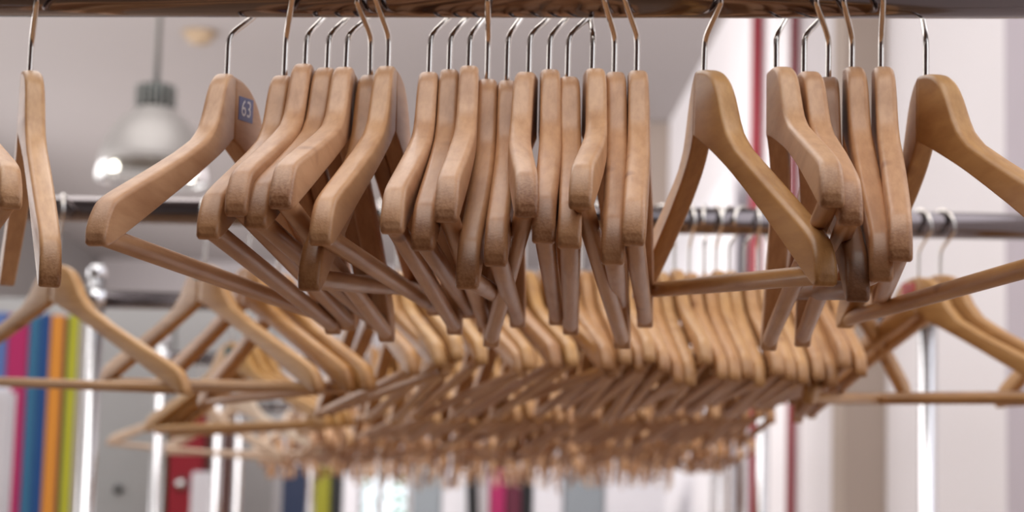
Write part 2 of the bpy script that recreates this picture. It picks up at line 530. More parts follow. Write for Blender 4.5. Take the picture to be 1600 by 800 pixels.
def pendant(loc, label):
    r = empty('pendant_lamp', loc)
    prof = [(.072, .262), (.078, .255), (.090, .242), (.120, .215), (.150, .175), (.172, .130), (.184, .090), (.190, .062)]
    link('lamp_shade', lathe_mesh('lamp_shade', prof + [(p[0] - .003, p[1] - .001) for p in reversed(prof)], 48), SHADE, r)
    link('glass_skirt', lathe_mesh('glass_skirt', [(.190, .062), (.195, .03), (.192, .002), (.186, 0), (.183, .004), (.187, .03), (.186, .062)], 48), GL2, r)
    link('rim', lathe_mesh('rim', [(.187, .066), (.193, .067), (.194, .058), (.187, .057), (.187, .066)], 48), SHADE, r)
    cap = link('cap', lathe_mesh('cap', [(0, .352), (.030, .352), (.060, .346), (.064, .340), (.064, .262), (0, .258)], 32), CAPM, r)
    rib = box_mesh('rib', .060, .073, -.003, .003, .268, .342, .001)
    for k in range(20):
        q = link('rib', rib, RIBM, cap)
        q.rotation_euler = (0, 0, k * math.tau / 20)
    for k in range(2):
        a = 0.35 + k * math.pi
        b = link('bulb', lathe_mesh('bulb', [(0, -.020), (.012, -.016), (.019, 0), (.014, .016), (.010, .03), (0, .032)], 16), BULB, r)
        b.location = (.135 * math.cos(a), .135 * math.sin(a), .035)
        link('socket', tube_mesh('socket', [(.135 * math.cos(a), .135 * math.sin(a), .06), (.05 * math.cos(a), .05 * math.sin(a), .262)], .008, 8), CAPM, r)
    link('rod', tube_mesh('rod', [(0, 0, .34), (0, 0, ZC - loc[2] - .02)], .011, 10), RIBM, r)
    link('canopy', lathe_mesh('canopy', [(0, ZC - loc[2] - .04), (.05, ZC - loc[2] - .03), (.055, ZC - loc[2]), (0, ZC - loc[2])], 24), RIBM, r)
    return tag(r, label, 'lamp')


pendant((-1.122, 7.0, 2.592), 'bell-shaped metal pendant lamp with ribbed dark cap at upper left')
# round ceiling detector
det = empty('smoke_detector', (-1.773, 12.68, ZC))
tag(det, 'round beige ceiling detector above the pendant lamp', 'detector')
DETM = plain('yellowed_plastic', (0.40, 0.29, 0.19), 0.5)
link('base_plate', lathe_mesh('base_plate', [(0, 0), (.11, 0), (.11, -.02), (.10, -.028), (0, -.028)], 32), DETM, det)
link('housing', lathe_mesh('housing', [(.085, -.028), (.085, -.05), (.06, -.075), (.02, -.085), (0, -.085)], 32), DETM, det)

# ------------------------------------------------------------------ clothes racks
RAIL_Z = CAM_Z + 0.2755
RAIL_R = 0.0125
N0 = Vector((math.sin(rad(6.9)), math.cos(rad(6.9)), 0))
ROWS = ((1.05, 6.9, -0.80, 0.55), (1.88, 4.2, -1.05, 0.62), (2.72, 4.5, -0.841, 0.29), (3.80, 5.0, -1.042, 0.10),
        (4.70, 5.5, -1.15, 0.08), (5.60, 5.5, -1.31, 0.06), (6.60, 5.5, -1.30, 0.04), (8.40, 5.5, -1.36, 0.02))
RACK_LABEL = ('chrome clothes rack in sharp focus across the top of the picture', 'second clothes rack back, its dark rail crossing behind the front hangers',
              'third clothes rack back, chrome posts at far left and right', 'fourth clothes rack back, with the post right of the long left post',
              'fifth clothes rack back, under the mass of blurred hangers', 'sixth clothes rack back, buried in blurred hangers',
              'seventh clothes rack back, nearly hidden by blurred hangers', 'last clothes rack, furthest from the viewer')


def row_frame(k):
    D, a = ROWS[k][0], rad(ROWS[k][1])
    P0 = Vector((0, 0, RAIL_Z)) + N0 * D
    return P0, Vector((math.sin(a), math.cos(a), 0)), Vector((math.cos(a), -math.sin(a), 0))


for k, (D, a, s0, s1) in enumerate(ROWS):
    P0, nn, dd = row_frame(k)
    r = empty('clothes_rack', (P0.x, P0.y, 0), -rad(a))
    tag(r, RACK_LABEL[k], 'clothes rack', 'steel clothes racks standing in rows')
    link('rail', tube_mesh('rail', [(s0, 0, RAIL_Z), (s1, 0, RAIL_Z)], RAIL_R, 32), CHROME, r)
    for s in (s0, s1):
        p = link('post', tube_mesh('post', [(s, 0, .06), (s, 0, RAIL_Z + .034)], RAIL_R, 20), POST, r)
        link('end_cap', lathe_mesh('end_cap', [(.0126, RAIL_Z + .030), (.0135, RAIL_Z + .032), (.0135, RAIL_Z + .040), (.010, RAIL_Z + .046), (0, RAIL_Z + .047)], 20), POST, p).location = (s, 0, 0)
        link('clamp', tube_mesh('clamp', [(s, -.0165, RAIL_Z), (s, .0165, RAIL_Z)], .0165, 20), POST, p)
        link('foot_bar', tube_mesh('foot_bar', [(s, -.24, .06), (s, .24, .06)], .014, 16), POST, r)
        for yy in (-.22, .22):
            w = link('castor', tube_mesh('castor', [(s - .012, yy, .025), (s + .012, yy, .025)], .025, 18), BLACKM, r)
    link('stretcher', tube_mesh('stretcher', [(s0, 0, .16), (s1, 0, .16)], .011, 16), POST, r)

# ------------------------------------------------------------------ hangers
CONT = {'hi': 0.004, 'hic': 0.010, 'lo': 0.006}
TOP = [(0, 0), (10, -.8), (18, -3.0), (26, -7.6), (32, -13.5), (37, -20.5), (42, -28), (49, -36), (63, -45), (90, -56), (140, -74.5), (180, -89), (193, -94), (200, -97.5), (206, -104), (210, -112)]
BOT = [(0, -35.5), (5, -37), (60, -58.5), (120, -83), (185, -110.5), (198, -116), (206, -118.7), (210, -118)]


def interp(tab, u):
    for (a, b), (c, d) in zip(tab[:-1], tab[1:]):
        if u <= c:
            return b + (d - b) * (u - a) / (c - a)
    return tab[-1][1]


def smooth_interp(tab, u, w):
    return sum(interp(tab, min(210, abs(u + w * q))) for q in (-1, -.5, 0, .5, 1)) / 5


def cont(u, lod):
    return CONT[lod] * (1 - math.exp(-abs(u) / 55.0))


def half_t(u):
    return 5.0 + 0.55 * math.sin(math.pi * min(1, u / 200.0))


def arm_mesh(name, side, us, npt, lod):
    """one half of the hanger body: rounded-rectangle sections along the arm"""
    verts, faces = [], []
    ring = []
    q = npt // 4

    def section(hh, ht, rt, rb):
        pts = []
        for (cy, cz, r, a0) in ((ht - rt, hh - rt, rt, 0), (-(ht - rt), hh - rt, rt, 90), (-(ht - rb), -(hh - rb), rb, 180), (ht - rb, -(hh - rb), rb, 270)):
            for i in range(q):
                w = rad(a0 + 90 * i / (q - 1))
                pts.append((cy + r * math.cos(w), cz + r * math.sin(w)))
        return pts
    for j, u in enumerate(us):
        uu = min(u, 210)
        t = interp(TOP, uu) if (uu > 200 or uu < 2) else smooth_interp(TOP, uu, 2.0)
        b = interp(BOT, uu)
        ht = half_t(uu)
        shrink = 0.0
        if j == len(us) - 1:
            shrink = 1.5
        elif j == len(us) - 2:
            shrink = 0.45
        if j == 0:
            shrink = 0.25
        hh = max(1.0, (t - b) / 2 - shrink)
        ht = ht - shrink
        rt, rb = min(2.9, hh * .95, ht * .9), min(1.5, hh * .95, ht * .9)
        y = cont(uu, lod) * 1000
        for (py, pz) in section(hh, ht, rt, rb):
            verts.append((side * u / 1000, (y + py) / 1000, ((t + b) / 2 + pz) / 1000))
    n = 4 * q
    for j in range(len(us) - 1):
        for i in range(n):
            f = (j * n + i, j * n + (i + 1) % n, (j + 1) * n + (i + 1) % n, (j + 1) * n + i)
            faces.append(f if side < 0 else f[::-1])
    a, b = tuple(range(n)), tuple((len(us) - 1) * n + i for i in range(n))
    faces.append(a[::-1] if side < 0 else a)
    faces.append(b if side < 0 else b[::-1])
    me = mesh_from(name, verts, faces)
    bm = bmesh.new()
    bm.from_mesh(me)
    bmesh.ops.recalc_face_normals(bm, faces=bm.faces)
    bm.to_mesh(me)
    bm.free()
    for p in me.polygons:
        p.use_smooth = len(p.vertices) == 4
    me.materials.append(WOOD)
    return me


US_HI = [0.15, .4, 3, 6, 9, 12, 15, 18, 21, 24, 27, 30, 34, 38, 43, 49, 56, 65, 78, 95, 120, 145, 165, 180, 188, 194, 198, 201, 204, 206.5, 208.5, 209.6, 210.2]
US_LO = [0.15, 6, 12, 18, 23, 28, 34, 42, 56, 90, 140, 180, 195, 202, 207, 209.4, 210.2]
ARM = {}
for _lod, _us, _n in (('hi', US_HI, 24), ('hic', US_HI, 24), ('lo', US_LO, 12)):
    for _s in (1, -1):
        ARM[(_lod, _s)] = arm_mesh('shoulder_arm', _s, _us, _n, _lod)


def bar_mesh(n, lod):
    c = CONT[lod] * .975
    pts = [(x, c, -.1132) for x in (-.199, -.197, -.1, 0, .1, .197, .199)]
    me = tube_mesh('trouser_bar', pts, [.0038, .0045, .0046, .0047, .0046, .0045, .0038], n)
    me.materials.append(WOOD)
    return me


def hook_mesh(n, seg):
    R, zc = 0.0197, 0.0385
    pts = [(0, 0, -.026), (0, 0, 0.0), (0, 0, .015), (.0004, 0, .0190), (.0018, 0, .0220), (.0048, 0, .0250), (.0105, 0, .0295), (.0150, 0, .0330), (.0182, 0, .0358)]
    for i in range(seg + 1):
        w = rad(-4 + (182 + 4) * i / seg)
        pts.append((R * math.cos(w), 0, zc + R * math.sin(w)))
    me = tube_mesh('hook', pts, .0016, n)
    me.materials.append(WIRE)
    return me


BARM = {'hi': bar_mesh(20, 'hi'), 'hic': bar_mesh(20, 'hic'), 'lo': bar_mesh(8, 'lo')}
HOOKM = {'hi': hook_mesh(14, 28), 'hic': hook_mesh(14, 28), 'lo': hook_mesh(6, 12)}
HOOK_TOP = 0.0566


def hanger(k, s, drop, th, tilt, flip, htype, psi, tone, warm, label, group, bar=True):
    lod = 'lo' if k else ('hic' if abs(flip) == 2 else 'hi')
    flip = 1 if flip > 0 else -1
    P0, nn, dd = row_frame(k)
    t = rad(th)
    w = (-math.cos(t) * nn + math.sin(t) * dd) * flip
    az = math.atan2(w.y, w.x)
    ph = rad(tilt) * flip
    rot = Matrix.Rotation(az, 3, 'Z') @ Matrix.Rotation(ph, 3, 'Y')
    contact = P0 + dd * s + Vector((0, 0, RAIL_R))
    root = empty('wooden_hanger', contact - rot @ Vector((0, 0, drop)))
    root.empty_display_size = 0.02
    root.rotation_euler = (0, ph, az)
    tag(root, label, 'hanger', group)
    seed = random.uniform(0, 30)
    for side in (1, -1):
        o = link('shoulder_arm', ARM[(lod, side)], None, root)
        o['tone'], o['warm'], o['seed'] = tone, warm, seed + side * 0.7
    if bar:
        o = link('trouser_bar', BARM[lod], None, root)
        o['tone'], o['warm'], o['seed'] = min(1, tone * .9 + .08), warm, seed + 3.1
    h = link('hook', HOOKM[lod], None, root)
    p = rad(psi)
    v = (math.cos(p) * nn if htype == 'b' else -math.cos(p) * nn) + math.sin(p) * dd
    h.location = (0, 0, drop - HOOK_TOP)
    h.rotation_euler = (0, 0, math.atan2(v.y, v.x) - az)
    return root


def sticker(root, side_y, u0, u1, z0, z1, shear, mat, text, tmat, size, lod, name='number_sticker'):
    """small printed label glued on the curved face of an arm; u runs as the reader sees it"""
    def place(a, b, off):
        u = a
        y = cont(u * 1000, lod)
        ht = half_t(abs(u * 1000)) / 1000
        return (u, y + side_y * (ht + off), b + shear * abs(u))
    n = 6
    vs, fs = [], []
    for off in (0.00005, 0.00025):
        for i in range(n + 1):
            for zz in (z0, z1):
                vs.append(place(u0 + (u1 - u0) * i / n, zz, off))
    m = 2 * (n + 1)
    for i in range(n):
        a = 2 * i
        fs += [(a, a + 1, a + 3, a + 2), (m + a, m + a + 2, m + a + 3, m + a + 1), (a, a + 2, m + a + 2, m + a), (a + 1, m + a + 1, m + a + 3, a + 3)]
    fs += [(0, m, m + 1, 1), (2 * n, 2 * n + 1, m + 2 * n + 1, m + 2 * n)]
    st = link(name, mesh_from('sticker', vs, fs, False), mat, root)
    if text:
        cu = bpy.data.curves.new('digits', 'FONT')
        cu.body = text
        cu.size = size
        cu.align_x, cu.align_y = 'CENTER', 'CENTER'
        tmp = bpy.data.objects.new('digits_tmp', cu)
        COL.objects.link(tmp)
        dg = bpy.context.evaluated_depsgraph_get()
        me = bpy.data.meshes.new_from_object(tmp.evaluated_get(dg))
        bpy.data.objects.remove(tmp)
        uc, zc = (u0 + u1) / 2, (z0 + z1) / 2
        sg = 1 if u1 > u0 else -1
        for v in me.vertices:
            x, y = v.co.x, v.co.y
            v.co = place(uc + sg * x, zc + y * 1.0, 0.0004)
        me.materials.clear()
        d = link('printed_digits', me, tmat, st)
    return st


HANGERS = [
    (0, -0.4116, 0.0561, 26.9, -3.8, 1, 'b', 11, 0.30, 0.25, 'edge'),
    (0, -0.3719, 0.0545, 22.4, 5.8, 1, 'f', 23, 0.25, 0.35, 'f0'),
    (0, -0.2623, 0.0576, -3.5, 0.6, 2, 'b', 33, 0.30, 0.10, 'f1'),
    (0, -0.2305, 0.0588, 3.1, -0.6, 1, 'f', 19, 0.55, 0.15, 'f2'),
    (0, -0.2192, 0.0528, 3.4, -1.6, 1, 'b', 17, 0.45, 0.05, 'f3'),
    (0, -0.2072, 0.0545, 2.4, -0.7, 1, 'b', 23, 0.60, 0.15, 'f4'),
    (0, -0.1967, 0.0552, 2.7, -3.0, 1, 'b', 26, 0.35, 0.05, 'f5'),
    (0, -0.1845, 0.0561, 1.9, 5.8, 1, 'f', -14, 0.65, 0.30, 'f6'),
    (0, -0.1745, 0.0526, 0.9, 1.5, 1, 'f', -14, 0.40, 0.20, 'f7'),
    (0, -0.1518, 0.0567, 3.4, -0.9, 1, 'b', 24, 0.40, 0.05, 'f8'),
    (0, -0.1412, 0.0542, 4.0, 1.5, 1, 'b', 23, 0.60, 0.10, 'f9'),
    (0, -0.1305, 0.0534, 3.9, -1.4, 1, 'b', 17, 0.35, 0.05, 'f10'),
    (0, -0.1207, 0.0583, 3.6, 4.7, 1, 'f', 4, 0.50, 0.10, 'f11'),
    (0, -0.1100, 0.0600, 4.1, 1.6, 1, 'b', 17, 0.55, 0.10, 'f12'),
    (0, -0.0984, 0.0575, 8.1, -3.0, -2, 'b', 29, 0.35, 0.05, 'f13'),
    (0, -0.0875, 0.0543, 3.5, 0.5, 1, 'b', 26, 0.45, 0.10, 'f14'),
    (0, -0.0775, 0.0584, 3.8, -0.0, 1, 'b', 32, 0.50, 0.10, 'f15'),
    (0, -0.0643, 0.0556, -0.1, -3.4, 2, 'b', -9, 0.40, 0.20, 'f16'),
    (0, -0.0527, 0.0548, 2.0, 2.6, 1, 'f', -15, 0.45, 0.10, 'f17'),
    (0, -0.0408, 0.0548, 1.1, 0.5, 1, 'f', -19, 0.40, 0.15, 'f18'),
    (0, -0.0043, 0.0529, 13.0, 5.0, 2, 'f', 23, 0.45, 0.75, 'f19'),
    (0, 0.0323, 0.0544, 1.9, -3.6, 2, 'b', 17, 0.30, 0.20, 'f20'),
    (0, 0.0470, 0.0561, 0.1, -2.2, 2, 'b', 33, 0.40, 0.10, 'f21'),
    (0, 0.0603, 0.0560, 1.7, 6.1, -1, 'f', -23, 0.90, 0.10, 'f22'),
    (0, 0.0723, 0.0508, -1.4, 5.2, 1, 'f', -17, 0.50, 0.10, 'f23'),
    (0, 0.0872, 0.0514, -3.5, 2.7, 1, 'f', -2, 0.40, 0.10, 'f24'),
    (0, 0.1107, 0.0558, 10.3, 1.3, 2, 'b', 0, 0.40, 0.70, 'right'),
    (1, -0.6178, 0.0656, 49.2, 2.7, 1, 'f', 20, 0.30, 0.60, 'r2a'),
    (1, -0.4767, 0.0628, 40.6, 2.7, 1, 'b', 10, 0.30, 0.60, 'r2b'),
    (1, -0.4363, 0.0650, 36.0, 1.8, 1, 'b', 25, 0.70, 0.90, 'r2c'),
    (1, -0.4080, 0.0705, 31.4, 0.0, 1, 'b', 5, 0.70, 1.00, 'r2d'),
    (1, -0.3315, 0.0686, 19.0, -2.8, 1, 'f', -33, 0.67, 0.72, ''),
    (1, -0.3126, 0.0677, 21.0, -2.3, 1, 'b', -8, 0.26, 0.53, ''),
    (1, -0.2957, 0.0679, 14.9, -4.4, 1, 'b', -24, 0.29, 0.81, ''),
    (1, -0.2751, 0.0667, 13.3, -5.4, 1, 'b', 19, 0.20, 0.81, ''),
    (1, -0.2536, 0.0636, 13.0, -3.9, 1, 'f', -21, 0.30, 0.81, ''),
    (1, -0.2321, 0.0680, 16.4, -2.7, 1, 'b', 31, 0.35, 0.45, ''),
    (1, -0.2144, 0.0667, 13.0, -3.7, 1, 'b', -13, 0.50, 0.70, ''),
    (1, -0.1938, 0.0633, 13.5, -3.4, 1, 'b', 31, 0.55, 0.24, ''),
    (1, -0.1755, 0.0643, 12.2, -4.0, 1, 'b', -32, 0.39, 0.79, ''),
    (1, -0.1584, 0.0618, 16.1, -2.1, 1, 'b', 1, 0.66, 0.86, ''),
    (1, -0.1373, 0.0630, 9.9, -3.1, 1, 'b', -32, 0.59, 0.46, ''),
    (1, -0.1217, 0.0620, 6.7, -1.2, 1, 'f', 3, 0.48, 0.40, ''),
    (1, -0.1095, 0.0608, 6.3, -3.8, 1, 'b', -24, 0.29, 0.51, ''),
    (1, -0.0982, 0.0627, 6.8, -2.6, 1, 'b', -3, 0.31, 0.48, ''),
    (1, -0.0856, 0.0647, 5.1, -5.2, 1, 'b', 34, 0.37, 0.55, ''),
    (1, -0.0725, 0.0644, 5.0, -3.1, 1, 'b', 24, 0.29, 0.41, ''),
    (1, -0.0604, 0.0647, 5.1, -0.9, 1, 'b', 13, 0.49, 0.44, ''),
    (1, -0.0482, 0.0613, 4.6, 0.3, 1, 'f', 32, 0.28, 0.55, ''),
    (1, -0.0349, 0.0602, 4.1, -4.0, 1, 'f', -10, 0.32, 0.53, ''),
    (1, -0.0210, 0.0621, 4.1, -1.4, 1, 'f', 12, 0.44, 0.41, ''),
    (1, -0.0069, 0.0635, 3.1, -1.6, 1, 'b', 6, 0.49, 0.40, ''),
    (1, 0.0041, 0.0589, 3.1, -0.7, 1, 'f', 12, 0.37, 0.55, ''),
    (1, 0.0164, 0.0592, 2.5, 0.7, 1, 'b', 26, 0.35, 0.58, ''),
    (1, 0.0299, 0.0626, 2.6, -2.6, 1, 'b', 31, 0.38, 0.35, ''),
    (1, 0.0426, 0.0610, 2.0, -1.1, 1, 'f', 1, 0.29, 0.53, ''),
    (1, 0.0570, 0.0597, 1.1, -0.1, 1, 'b', -24, 0.32, 0.60, ''),
    (1, 0.0696, 0.0574, 1.1, -0.5, 1, 'b', 34, 0.41, 0.31, ''),
    (1, 0.0811, 0.0565, 1.1, 1.2, 1, 'b', -2, 0.37, 0.46, ''),
    (1, 0.0935, 0.0592, 0.1, -3.6, 1, 'b', 32, 0.48, 0.30, ''),
    (1, 0.1075, 0.0595, 0.0, -2.0, 1, 'b', -28, 0.49, 0.46, ''),
    (1, 0.1327, 0.0620, -19.5, 3.4, 1, 'b', 10, 0.40, 0.70, 'r2e'),
    (1, 0.1930, 0.0614, 29.4, 2.0, 1, 'f', 25, 0.40, 0.70, 'r2f'),
    (1, 0.2130, 0.0586, 27.9, 2.1, 1, 'f', 30, 0.40, 0.60, 'r2g'),
    (1, 0.3416, 0.0566, 11.3, 1.6, 1, 'f', 20, 0.40, 0.70, 'r2h'),
    (2, -0.6504, 0.0683, 46.9, -0.3, 1, 'b', 10, 0.30, 0.90, 'r3a'),
    (2, -0.6344, 0.0697, 46.4, -0.7, 1, 'b', 10, 0.30, 0.90, 'r3b'),
    (2, -0.6185, 0.0719, 45.7, -1.4, 1, 'b', 10, 0.40, 0.90, 'r3c'),
    (2, -0.5030, 0.0607, 24.7, -2.1, 1, 'b', 5, 0.35, 1.00, 'r3d'),
    (2, -0.4589, 0.0701, 13.9, -1.1, 1, 'f', 10, 0.55, 0.67, ''),
    (2, -0.4439, 0.0699, 11.7, -2.1, 1, 'f', -29, 0.59, 0.89, ''),
    (2, -0.4269, 0.0677, 15.8, -2.4, 1, 'b', 9, 0.57, 0.72, ''),
    (2, -0.4096, 0.0677, 12.9, -2.7, 1, 'b', -8, 0.39, 0.89, ''),
    (2, -0.3924, 0.0688, 10.8, -1.7, 1, 'b', -13, 0.39, 0.60, ''),
    (2, -0.3748, 0.0657, 13.3, -1.7, 1, 'b', -18, 0.34, 0.75, ''),
    (2, -0.3613, 0.0664, 9.9, -1.8, 1, 'b', 20, 0.47, 0.60, ''),
    (2, -0.3469, 0.0640, 10.8, -0.0, 1, 'b', 1, 0.39, 0.74, ''),
    (2, -0.3296, 0.0700, 15.3, -4.4, 1, 'f', -11, 0.34, 0.61, ''),
    (2, -0.3151, 0.0660, 12.2, -2.4, 1, 'b', -35, 0.52, 0.74, ''),
    (2, -0.2994, 0.0625, 13.4, -0.8, 1, 'b', 7, 0.36, 0.67, ''),
    (2, -0.2830, 0.0669, 15.3, -1.7, 1, 'f', 25, 0.55, 0.69, ''),
    (2, -0.2688, 0.0682, 9.0, -3.9, 1, 'b', 6, 0.55, 0.78, ''),
    (2, -0.2528, 0.0633, 10.3, -2.5, 1, 'b', 3, 0.51, 0.86, ''),
    (2, -0.2377, 0.0607, 10.8, -0.5, 1, 'b', 11, 0.38, 0.53, ''),
    (2, -0.2239, 0.0702, 10.6, -2.4, 1, 'b', -20, 0.51, 0.31, ''),
    (2, -0.2070, 0.0675, 11.3, -4.0, 1, 'b', -22, 0.39, 0.58, ''),
    (2, -0.1922, 0.0616, 10.3, -2.3, 1, 'f', -30, 0.47, 0.50, ''),
    (2, -0.1778, 0.0672, 8.8, -2.2, 1, 'b', 13, 0.34, 0.43, ''),
    (2, -0.1615, 0.0661, 7.3, -1.9, 1, 'f', 9, 0.34, 0.39, ''),
    (2, -0.1452, 0.0649, 9.8, -2.4, 1, 'b', 23, 0.38, 0.47, ''),
    (2, -0.1299, 0.0667, 9.8, -2.4, 1, 'b', 15, 0.44, 0.42, ''),
    (2, -0.1129, 0.0651, 4.7, -3.9, 1, 'b', -8, 0.34, 0.48, ''),
    (2, -0.0969, 0.0599, 9.1, -1.6, 1, 'b', 31, 0.46, 0.42, ''),
    (2, -0.0808, 0.0652, 7.6, -4.2, 1, 'b', -25, 0.57, 0.45, ''),
    (2, -0.0641, 0.0603, 5.1, -2.3, 1, 'b', -9, 0.48, 0.40, ''),
    (2, -0.0468, 0.0605, 4.8, -1.7, 1, 'b', 6, 0.59, 0.41, ''),
    (2, -0.0302, 0.0610, 6.2, -3.3, 1, 'b', -1, 0.31, 0.36, ''),
    (2, -0.0119, 0.0602, 5.5, -2.4, 1, 'b', -12, 0.39, 0.58, ''),
    (2, 0.0042, 0.0625, 2.6, -3.9, 1, 'b', -24, 0.56, 0.56, ''),
    (2, 0.0192, 0.0579, 2.8, -2.3, 1, 'b', -11, 0.37, 0.44, ''),
    (2, 0.0365, 0.0567, 2.6, -2.7, 1, 'b', -27, 0.44, 0.55, ''),
    (2, 0.0535, 0.0616, 2.1, -2.3, 1, 'b', 5, 0.35, 0.36, ''),
    (3, -0.9677, 0.0757, 65.3, 3.9, 1, 'b', 10, -0.60, 0.00, 'r4a'),  # these two get a pale tone in place of bright light
    (3, -0.8887, 0.0764, 58.5, 0.1, 1, 'b', 10, -0.90, 0.00, 'r4b'),
    (3, -0.7731, 0.0776, 15.6, -3.0, 1, 'b', -15, 0.47, 0.27, ''),
    (3, -0.7502, 0.0680, 16.2, -2.0, 1, 'f', 8, 0.47, 0.58, ''),
    (3, -0.7268, 0.0711, 11.9, -2.2, 1, 'b', 3, 0.47, 0.27, ''),
    (3, -0.7019, 0.0692, 13.6, -3.0, 1, 'b', -29, 0.23, 0.56, ''),
    (3, -0.6801, 0.0723, 14.7, -2.8, 1, 'b', -4, 0.51, 0.22, ''),
    (3, -0.6573, 0.0755, 15.8, -4.7, 1, 'b', 2, 0.48, 0.46, ''),
    (3, -0.6385, 0.0649, 11.0, -0.8, 1, 'f', -20, 0.57, 0.44, ''),
    (3, -0.6196, 0.0690, 12.6, -2.0, 1, 'f', -34, 0.35, 0.45, ''),
    (3, -0.5960, 0.0734, 13.5, -2.1, 1, 'b', -29, 0.42, 0.26, ''),
    (3, -0.5728, 0.0659, 14.2, -2.9, 1, 'b', 21, 0.23, 0.30, ''),
    (3, -0.5414, 0.0648, 12.5, -1.6, 1, 'b', 27, 0.30, 0.48, ''),
    (3, -0.5171, 0.0702, 6.9, -3.4, 1, 'b', 11, 0.51, 0.20, ''),
    (3, -0.4940, 0.0657, 11.0, -1.1, 1, 'f', -32, 0.46, 0.58, ''),
    (3, -0.4726, 0.0696, 6.5, -3.0, 1, 'b', -17, 0.33, 0.32, ''),
    (3, -0.4501, 0.0602, 7.8, 0.0, 1, 'b', 33, 0.42, 0.21, ''),
    (3, -0.4264, 0.0620, 8.8, -0.1, 1, 'b', -10, 0.21, 0.41, ''),
    (3, -0.4057, 0.0655, 4.7, -1.4, 1, 'f', 7, 0.49, 0.24, ''),
    (3, -0.3832, 0.0672, 5.4, -3.2, 1, 'b', 29, 0.37, 0.33, ''),
    (3, -0.3620, 0.0628, 7.6, -1.2, 1, 'b', 7, 0.57, 0.41, ''),
    (3, -0.3429, 0.0621, 10.4, -3.4, 1, 'f', -18, 0.59, 0.21, ''),
    (3, -0.3200, 0.0621, 6.2, -3.0, 1, 'f', -10, 0.53, 0.32, ''),
    (3, -0.2969, 0.0603, 4.9, -2.5, 1, 'b', 8, 0.59, 0.54, ''),
    (3, -0.2759, 0.0656, 3.7, -3.3, 1, 'b', 18, 0.22, 0.27, ''),
    (3, -0.2557, 0.0647, 10.0, -2.5, 1, 'f', 9, 0.39, 0.39, ''),
    (3, -0.2326, 0.0547, 5.1, -0.6, 1, 'b', -33, 0.43, 0.27, ''),
    (3, -0.2099, 0.0603, 6.6, -2.3, 1, 'b', 34, 0.42, 0.48, ''),
    (3, -0.1864, 0.0619, 9.0, -2.5, 1, 'b', 32, 0.41, 0.52, ''),
    (3, -0.1680, 0.0556, 7.4, -2.0, 1, 'f', 6, 0.21, 0.51, ''),
    (3, -0.1450, 0.0563, 6.6, -0.4, 1, 'b', -32, 0.31, 0.49, ''),
    (3, -0.1261, 0.0558, 8.3, -2.2, 1, 'f', 8, 0.52, 0.57, ''),
    (3, -0.1063, 0.0626, 4.0, -4.3, 1, 'b', 33, 0.59, 0.42, ''),
    (3, -0.0839, 0.0603, 2.6, -2.9, 1, 'b', -8, 0.28, 0.47, ''),
    (3, -0.0650, 0.0575, 5.0, -1.8, 1, 'b', -14, 0.35, 0.55, ''),
    (3, -0.0419, 0.0513, 5.8, 0.4, 1, 'b', -19, 0.23, 0.37, ''),
    (4, -0.9776, 0.0622, -14.6, -0.7, 1, 'b', 10, -0.80, 0.00, 'r5a'),
    (4, -0.9413, 0.0588, 15.3, -2.3, 1, 'b', -1, 0.49, 0.27, ''),
    (4, -0.9137, 0.0520, 12.4, -3.0, 1, 'b', -33, 0.56, 0.23, ''),
    (4, -0.8894, 0.0543, 14.5, -3.5, 1, 'f', 20, 0.28, 0.34, ''),
    (4, -0.8635, 0.0589, 10.4, -4.9, 1, 'b', 25, 0.41, 0.13, ''),
    (4, -0.8357, 0.0480, 17.0, -0.5, 1, 'b', -35, 0.54, 0.29, ''),
    (4, -0.8073, 0.0484, 10.1, -1.7, 1, 'b', 17, 0.50, 0.33, ''),
    (4, -0.7777, 0.0534, 15.2, -1.7, 1, 'b', -9, 0.58, 0.35, ''),
    (4, -0.7485, 0.0480, 10.0, -2.3, 1, 'b', -18, 0.56, 0.50, ''),
    (4, -0.7183, 0.0480, 12.0, 1.4, 1, 'b', -0, 0.58, 0.15, ''),
    (4, -0.6878, 0.0480, 15.4, 0.3, 1, 'b', 22, 0.49, 0.22, ''),
    (4, -0.6570, 0.0480, 13.2, -1.4, 1, 'f', 14, 0.26, 0.46, ''),
    (4, -0.6279, 0.0480, 11.5, -1.8, 1, 'b', -20, 0.54, 0.31, ''),
    (4, -0.5788, 0.0491, 8.3, -4.0, 1, 'b', 34, 0.59, 0.32, ''),
    (4, -0.5516, 0.0517, 8.8, -5.0, 1, 'b', 22, 0.34, 0.42, ''),
    (4, -0.5279, 0.0480, 12.2, -0.1, 1, 'b', -31, 0.58, 0.45, ''),
    (4, -0.5031, 0.0480, 12.9, -2.1, 1, 'f', -2, 0.23, 0.21, ''),
    (4, -0.4799, 0.0480, 6.3, -3.1, 1, 'f', 10, 0.54, 0.48, ''),
    (4, -0.4524, 0.0480, 5.1, 0.7, 1, 'b', 29, 0.37, 0.45, ''),
    (4, -0.4264, 0.0480, 12.1, -2.1, 1, 'b', 23, 0.26, 0.41, ''),
    (4, -0.4030, 0.0480, 6.9, -2.6, 1, 'b', 12, 0.26, 0.25, ''),
    (4, -0.3792, 0.0480, 5.0, -3.1, 1, 'b', -21, 0.35, 0.46, ''),
    (4, -0.3561, 0.0480, 9.7, -3.7, 1, 'b', 31, 0.25, 0.19, ''),
    (4, -0.3332, 0.0480, 4.6, -2.5, 1, 'b', -24, 0.50, 0.25, ''),
    (4, -0.2648, 0.0480, 9.6, -4.2, 1, 'b', -14, 0.24, 0.36, ''),
    (4, -0.2353, 0.0480, 6.2, -0.8, 1, 'b', 3, 0.59, 0.16, ''),
    (4, -0.2070, 0.0480, 2.6, -1.4, 1, 'b', -19, 0.20, 0.41, ''),
    (4, -0.1789, 0.0480, 3.1, -0.4, 1, 'b', 19, 0.30, 0.38, ''),
